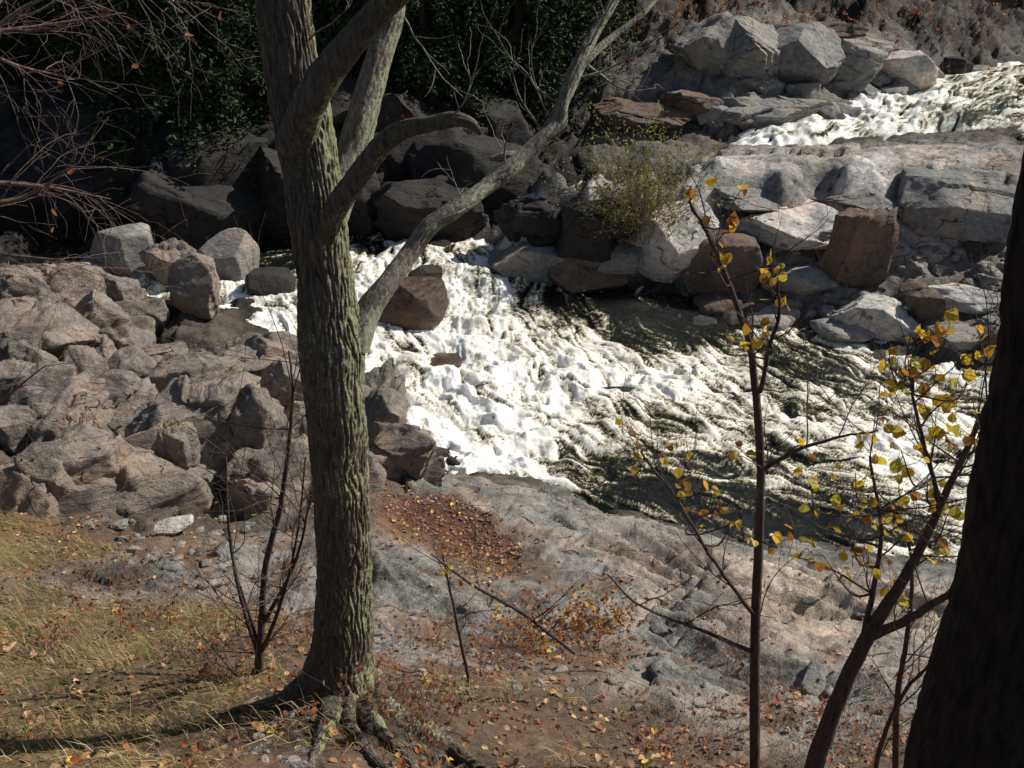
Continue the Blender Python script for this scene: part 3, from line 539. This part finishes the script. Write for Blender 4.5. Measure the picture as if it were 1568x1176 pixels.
sapling('sapling',[[(1158,1290,3.6,8),(1158,1100,3.6,8),(1160,950,3.6,7.5),(1166,800,3.6,7),(1170,700,3.6,6.5),(1163,600,3.6,6),(1150,520,3.62,5),(1125,440,3.65,4),(1095,370,3.7,3),(1060,310,3.7,2)],
  [(1163,600,3.6,4),(1175,540,3.5,3),(1190,480,3.45,2.5),(1185,420,3.45,1.5)],[(1160,950,3.6,4),(1120,900,3.5,3),(1080,840,3.4,2.5),(1030,760,3.3,2),(975,690,3.3,1.5)],[(1168,720,3.6,4),(1220,690,3.5,3),(1290,670,3.4,2),(1340,660,3.3,1.5)],
  [(1158,1000,3.6,4),(1060,960,3.5,2.5),(980,925,3.45,2),(930,880,3.4,1.2)]],
  [(1058,285,3.7,14,5),(1128,300,3.65,10,4),(1115,345,3.7,14,5),(1085,385,3.7,20,6),(1165,400,3.5,26,7),(1195,405,3.4,10,4),(1180,460,3.45,20,5),(1190,515,3.45,30,8),(1165,500,3.5,12,4),
   (965,680,3.3,25,8),(1010,690,3.3,20,6),(1040,740,3.3,22,7),(1075,775,3.4,26,7),(1125,790,3.4,30,8),(1180,830,3.4,24,7),(1240,690,3.4,26,5),(1090,720,3.3,20,5),(1140,700,3.5,20,3)],.050,YEL,31,twigs=30,tl=.5)
sapling('sapling',[[(1215,1290,2.9,15),(1250,1150,2.9,14),(1285,1060,2.9,12),(1330,970,2.9,11),(1380,890,2.9,8),(1425,810,2.9,6.5),(1465,720,2.9,5),(1500,640,2.9,3.5),(1528,560,2.9,2)],
  [(1328,975,2.9,9),(1380,950,2.8,7),(1420,925,2.7,6),(1462,900,2.6,5)],[(1320,985,2.9,5),(1340,880,2.95,4),(1345,800,3,3),(1330,700,3,2)],[(1440,780,2.9,4),(1420,700,2.8,3),(1400,620,2.8,2.5),(1395,560,2.8,1.5)],
  [(1370,1290,3.2,6),(1372,1100,3.2,5),(1385,1000,3.2,4),(1400,900,3.2,3),(1390,800,3.2,2)],[(1350,1290,3.0,5),(1340,1180,3.,4),(1380,1060,3.,3),(1430,1000,3,2)]],
  [(1395,510,2.8,34,10),(1450,520,2.8,40,12),(1490,545,2.8,34,10),(1360,548,2.8,24,6),(1400,580,2.8,36,10),(1465,600,2.8,44,12),(1500,660,2.8,30,8),(1400,640,2.8,30,10),(1435,655,2.8,34,10),(1380,690,2.8,24,7),(1490,690,2.8,24,7),(1420,730,2.9,36,10),(1450,790,2.9,30,9),
   (1310,725,3.0,28,8),(1240,740,3,30,7),(1280,775,3.0,36,10),(1340,770,3.,36,10),(1390,800,2.95,30,8),(1220,790,3.,26,6),(1330,850,3,40,9),(1260,850,3,34,7),(1380,890,2.9,34,7),(1430,850,2.9,34,8),(1210,850,3.0,24,5),(1340,640,2.9,26,6),(1300,820,3.,30,7)],.046,[(.72,.46,.03),(.68,.48,.05),(.55,.33,.03),(.5,.42,.06),(.38,.18,.04)],33,twigs=44,tl=.5)
sapling('sapling',[[(395,1060,4.0,7),(400,980,4.0,6),(407,880,4,5),(425,800,4,4.5),(440,700,4,3.5),(447,600,4,2.5),(440,540,4,1.2)],[(398,1010,4,4),(370,920,4.1,3.5),(352,820,4.2,2.5),(345,700,4.2,1.5)],[(405,950,4,3.5),(450,860,3.9,2.5),(475,760,3.8,1.5)],[(400,1000,4,3.5),(430,930,3.9,3),(455,830,3.9,2),(470,700,3.9,1.2)],[(380,1060,4,4),(395,1000,4,3.5),(370,900,4,1.5)]],
  [(265,640,4.2,16,5),(410,760,4.1,16,4)],.045,[(.30,.36,.08),(.5,.4,.1)],35,twigs=60,tl=.6)
sapling('sapling',[[(720,1050,4.6,3),(700,950,4.6,2.5),(680,850,4.6,1.5)],[(880,1000,4.6,3),(800,940,4.5,3),(730,900,4.5,2.4),(660,850,4.5,1.2)]],[(690,880,4.5,30,7),(745,915,4.5,30,8),(800,940,4.5,30,10),(900,875,4.6,30,9),(880,930,4.6,30,12)],.045,ORA+YEL,36,twigs=12,tl=.4)
def bush(name,spots,pal,n,ls,hh,seed,depth_=1,mat=M_twig,cnt=6):
    e=bpy.data.objects.new(name,None);scene.collection.objects.link(e);r=np.random.default_rng(seed);b=B();lb=B();ends=[]
    for (u,v,rad) in spots:
        p0=hit(u,v);rm=rad*depth(p0)/F
        a=r.uniform(0,6.28,n);q=np.sqrt(r.uniform(0,1,n))*rm;xs=p0[0]+np.cos(a)*q;ys=p0[1]+np.sin(a)*q*1.3;zs=height(xs,ys)
        for i in range(n): grow(b,np.array([xs[i],ys[i],zs[i]-.02]),np.array([r.normal(0,.5),r.normal(0,.5),1.]),hh*r.uniform(.5,1.2),.0016*hh/.3+.0008,depth_,r,ends,.35,.2,4)
    b.make('stems',mat,True,e)
    if cnt:
        E=np.vstack(ends);E=E[r.integers(0,len(E),int(len(ends)*cnt))]+r.normal(0,ls*.5,(int(len(ends)*cnt),3));leaves(lb,E,ls,pal)
        lb.make('leaves',M_leaf,False,e)
bush('blueberry_bush',[(850,960,60),(900,990,60),(800,1000,40),(930,960,30)],ORA,26,.035,.35,41,cnt=2.2)
e=bpy.data.objects.new('willow_shrub',None);scene.collection.objects.link(e);b=B();lb=B();ends=[];r=np.random.default_rng(42);p0=hit(975,358)
for i in range(110):
    a=r.uniform(0,6.28);q=r.uniform(0,.75);dd=np.array([r.normal(0,.5),r.normal(0,.4)-.15,1.]);grow(b,p0+np.array([math.cos(a)*q,math.sin(a)*q*.5-.25,-.1]),dd,r.uniform(1.4,2.6),.009,1,r,ends,.3,.2,4)
E=np.vstack(ends);E=E[r.integers(0,len(E),3600)]+r.normal(0,.06,(3600,3));leaves(lb,E,.09,[(.23,.23,.065),(.29,.28,.085),(.15,.18,.05),(.34,.29,.08)],narrow=.5)
b.make('stems',M_rtwig,True,e);lb.make('leaves',M_leaf,False,e)
bush('shrub_thicket',[(1080,40,60),(1180,25,70),(1290,40,80),(1000,60,40),(1400,50,60)],[(.30,.09,.03),(.35,.16,.05),(.2,.08,.04)],26,.11,.9,43,cnt=1.0)
bush('bare_shrub',[(1450,60,60),(1530,55,60),(1420,30,70),(1560,30,50),(1350,20,60)],ORA,34,.1,1.2,44,cnt=.2,mat=M_rtwig)
bush('riverside_shrub',[(180,660,30),(230,650,24)],ORA+[(.15,.17,.05)],16,.05,.45,45,cnt=2)
bush('cliff_shrub',[(300,290,50),(430,300,40),(120,330,40),(600,230,30)],[(.16,.05,.025),(.12,.05,.03)],26,.12,.8,48,cnt=2)
bush('dry_weeds',[(320,1000,60),(560,1100,40),(1250,1150,80),(1350,1130,60),(650,1080,60),(1000,1150,60),(450,900,40),(1100,1000,40),(640,1130,30),(1430,1060,50),(760,1020,50),(300,920,60),(1100,1120,60),(1200,1080,50),(650,990,40),(1350,1040,50),(440,980,50),(200,880,50),(100,1000,50),(240,960,50),(120,900,50),(350,1040,40)],[(.30,.18,.07),(.34,.12,.05)],34,.03,.28,46,cnt=.7,mat=M_rtwig)
bush('green_weeds',[(100,1050,24)],[(.13,.17,.05),(.18,.2,.06)],9,.035,.1,47,0,cnt=2.5)
e=bpy.data.objects.new('bare_tree',None);scene.collection.objects.link(e);b=B();ends=[];r=np.random.default_rng(50)
P,R=uvpath([(-420,1400,4.5,60),(-400,900,4.5,48),(-380,500,4.5,40),(-360,200,4.5,36),(-340,-200,4.5,30)],12);V,Fq=tube(P,R,20,bark_disp(10,.006,60));b.add(V,Fq)
for (v0,pts) in [(1,[(-360,250,4.5,12),(-200,120,4.6,8),(-60,60,4.7,5),(60,40,4.8,2.5),(190,20,4.9,1)]),(2,[(-370,380,4.5,12),(-200,300,4.6,8),(-60,280,4.7,5),(60,285,4.8,3),(170,305,4.8,1)]),(3,[(-370,520,4.5,12),(-200,450,4.6,8),(-60,330,4.7,5),(40,300,4.8,3),(120,250,4.8,1)]),
  (4,[(-350,50,4.5,10),(-150,0,4.6,6),(0,90,4.7,3),(110,120,4.8,1)]),(5,[(-380,640,4.5,10),(-200,620,4.6,6),(-50,640,4.7,3),(70,560,4.7,1)]),(6,[(-350,0,4.5,10),(0,-60,4.7,6),(200,-30,4.8,4),(280,20,4.9,1)]),(7,[(-370,450,4.5,10),(-150,380,4.6,6),(0,390,4.7,3),(110,400,4.7,1)]),(8,[(-350,120,4.5,10),(-100,100,4.6,6),(40,10,4.7,3),(120,-20,4.7,1)])]:
    P,R=uvpath(pts,10);V,Fq=tube(P,R,8);b.add(V,Fq)
    for i in range(12):
        k=r.integers(len(P)//2,len(P));d=P[k]-P[k-3];d/=np.linalg.norm(d);q=r.normal(0,1,3)
        grow(b,P[k],d*.8+q*.55,r.uniform(.3,.6),.0032,1,r,ends,.4,-.15,4)
b.make('branches',M_rtwig,True,e)
lb=B();E=np.vstack(ends);leaves(lb,E[r.integers(0,len(E),10)],.045,[(.4,.14,.04)]);lb.make('leaves',M_leaf,False,e)
# ---------------------------------------------------------------- cedars
def cedar_mesh(seed,H=7,n=11000):
    r=np.random.default_rng(seed)
    nb=130
    zb=r.uniform(.0,1,nb)**.9*H;ang=r.uniform(0,6.28,nb);Lb=(1-zb/H)**.75*H*.27*r.uniform(.6,1.25,nb)+.15
    k=r.integers(0,nb,n);t=r.uniform(.15,1,n)**.7
    x=np.cos(ang[k])*Lb[k]*t;y=np.sin(ang[k])*Lb[k]*t;z=zb[k]+.15*Lb[k]*t-.7*Lb[k]*t*t
    P=np.stack([x,y,z],1)+r.normal(0,.10,(n,3))*np.array([1,1,1.1])
    lb=B();leaves(lb,P,.16,[(.024,.042,.017),(.032,.058,.02),(.016,.028,.012),(.048,.068,.022)],narrow=.45)
    V,Fq=tube(np.array([[0,0,-1],[.05,0,H*.5],[0,0,H]]),np.array([.16,.1,.02]),8)
    lb.add(V,Fq,np.array([.04,.03,.025]));return lb.make('cedar_tree',M_cedar,False)
cm=[cedar_mesh(s,7) for s in (1,2,3)]
spots=[(240,205,26),(310,215,25.6),(375,200,26),(190,150,27.5),(270,130,28),(350,140,28),(430,140,28),(120,110,29),(40,110,29.5),(500,130,28.5),(570,130,28.5),(650,140,28),(720,150,28.5),(790,120,29.5),(850,125,30.2),(690,90,30),(760,90,31),(910,60,33),(620,80,31),(800,50,33),(600,40,32),(480,60,31),(400,60,31),(300,60,31),(200,60,31),(-60,120,29),(870,40,35),(960,30,36),(1020,-10,38)]
r=np.random.default_rng(5);spotw=[]
for u,v,y in spots: p=Y(u,v,y);spotw.append((p[0],p[1],r.uniform(.75,1.15)))
for i in range(80):
    y=r.uniform(43,85);spotw.append((r.uniform(-1,1)*y*.95,y,r.uniform(1.,1.9)))
hs=height(np.array([s[0] for s in spotw]),np.array([s[1] for s in spotw]))
for i,(x,y,s) in enumerate(spotw):
    if i<3: o=cm[i]
    else: o=bpy.data.objects.new('cedar_tree',cm[i%3].data);scene.collection.objects.link(o)
    o.location=(x,y,hs[i]-.1*s);o.rotation_euler=(0,0,r.uniform(0,6));o.scale=(s*1.1,s*1.1,s)
# ---------------------------------------------------------------- grass and litter
TG=T[:,5].copy();TS=T[:,6].copy()
n=90000;gx=rng.uniform(-6.5,1.5,n);gy=rng.uniform(.8,10,n)
tg=look(TG,gx,gy);ts=look(TS,gx,gy);dn=fbm(gx*1.2,gy*1.2,4,77);k=rng.uniform(0,1,n)<np.clip(tg*.95+.08*ts+dn*.7-.1,0,1)*(ts>.5);gx=gx[k];gy=gy[k];dn=dn[k];n=len(gx)
gz=height(gx,gy);h=rng.uniform(.05,.16,n)*(1+dn*.6);wd=rng.uniform(.0012,.0028,n);a=rng.uniform(0,6.28,n);l=rng.uniform(.1,1.2,n)
la=4.2+1.6*fbm(gx*1.5,gy*1.5,2,78)+rng.normal(0,.9,n)
d1=np.stack([np.cos(a),np.sin(a),0*a],1);ln=np.stack([np.cos(la),np.sin(la),0*a],1);p0=np.stack([gx,gy,gz-.01],1);up=np.array([0,0,1.])
V=np.stack([p0-d1*wd[:,None],p0+d1*wd[:,None],p0+up*(h*.6)[:,None]+ln*(h*l*.3)[:,None]+d1*wd[:,None]*.8,p0+up*(h*.6)[:,None]+ln*(h*l*.3)[:,None]-d1*wd[:,None]*.8,
 p0+up*(h*.95)[:,None]+ln*(h*l)[:,None]+d1*wd[:,None]*.15,p0+up*(h*.95)[:,None]+ln*(h*l)[:,None]-d1*wd[:,None]*.15],1)
Fq=(np.arange(n)[:,None,None]*6+np.array([[0,1,2,3],[3,2,4,5]])[None]).reshape(-1,4)
pal=np.array([(.60,.48,.25),(.53,.41,.19),(.43,.32,.15),(.40,.36,.13),(.33,.35,.10),(.64,.53,.32),(.38,.24,.12)]);gc=pal[rng.integers(0,7,n)]*rng.uniform(.65,1.2,(n,1))
mk('grass',V.reshape(-1,3),Fq,M_grass,False,np.repeat(gc,6,0))
n=65000;gx=rng.uniform(-7,6,n);gy=rng.uniform(.8,12.5,n);ts=look(TS,gx,gy);dn=fbm(gx*1.5,gy*1.5,3,99)
pr=np.clip(ts*(.30+dn*.6),.0,1)+.010+look(sj,gx,gy)*.22
for hu,hv,hz,hr in [(680,795,1.45,.8),(735,850,1.5,.6)]:
    p=Z(hu,hv,hz);pr=np.maximum(pr,(np.hypot(gx-p[0],gy-p[1])<hr)*.9)
k=rng.uniform(0,1,n)<pr;gx=gx[k];gy=gy[k];gz=height(gx,gy);k=gz>water0(gx,gy)+.25
lb=B();P=np.stack([gx,gy,gz+.014],1)[k];leaves(lb,P,.042,LIT,flat=True,jit=.4);leaves(lb,P[rng.integers(0,len(P),160)]+[0,0,.01],.055,[(.7,.48,.07),(.6,.36,.2)],flat=True)
lb.make('fallen_leaves',M_litter,False)
# ---------------------------------------------------------------- light, camera
az=math.radians(20);el=math.radians(42);S=Vector((math.cos(el)*math.cos(az),math.cos(el)*math.sin(az),math.sin(el)))
sl=bpy.data.lights.new('sun','SUN');sl.energy=5.0;sl.angle=math.radians(.5);sl.color=(1,.955,.88);so=bpy.data.objects.new('sun',sl);so.rotation_euler=S.to_track_quat('Z','Y').to_euler();scene.collection.objects.link(so)
wd_=bpy.data.worlds.new('World');scene.world=wd_;wd_.use_nodes=True;nt=wd_.node_tree;sk=nt.nodes.new('ShaderNodeTexSky');sk.sky_type='NISHITA';sk.sun_disc=False;sk.sun_elevation=el;sk.sun_rotation=math.pi/2-az
nt.links.new(sk.outputs[0],nt.nodes['Background'].inputs[0]);nt.nodes['Background'].inputs[1].default_value=.068
cd=bpy.data.cameras.new('camera');cd.sensor_width=36;cd.lens=36*F/1568;cd.clip_end=500;cd.clip_start=.05
co=bpy.data.objects.new('camera',cd);co.location=(0,0,CAMZ);co.rotation_euler=(math.pi/2-PITCH,0,0);scene.collection.objects.link(co);scene.camera=co
scene.view_settings.view_transform='Standard';scene.view_settings.look='None';scene.view_settings.exposure=0
print('T all',time.time()-T00)
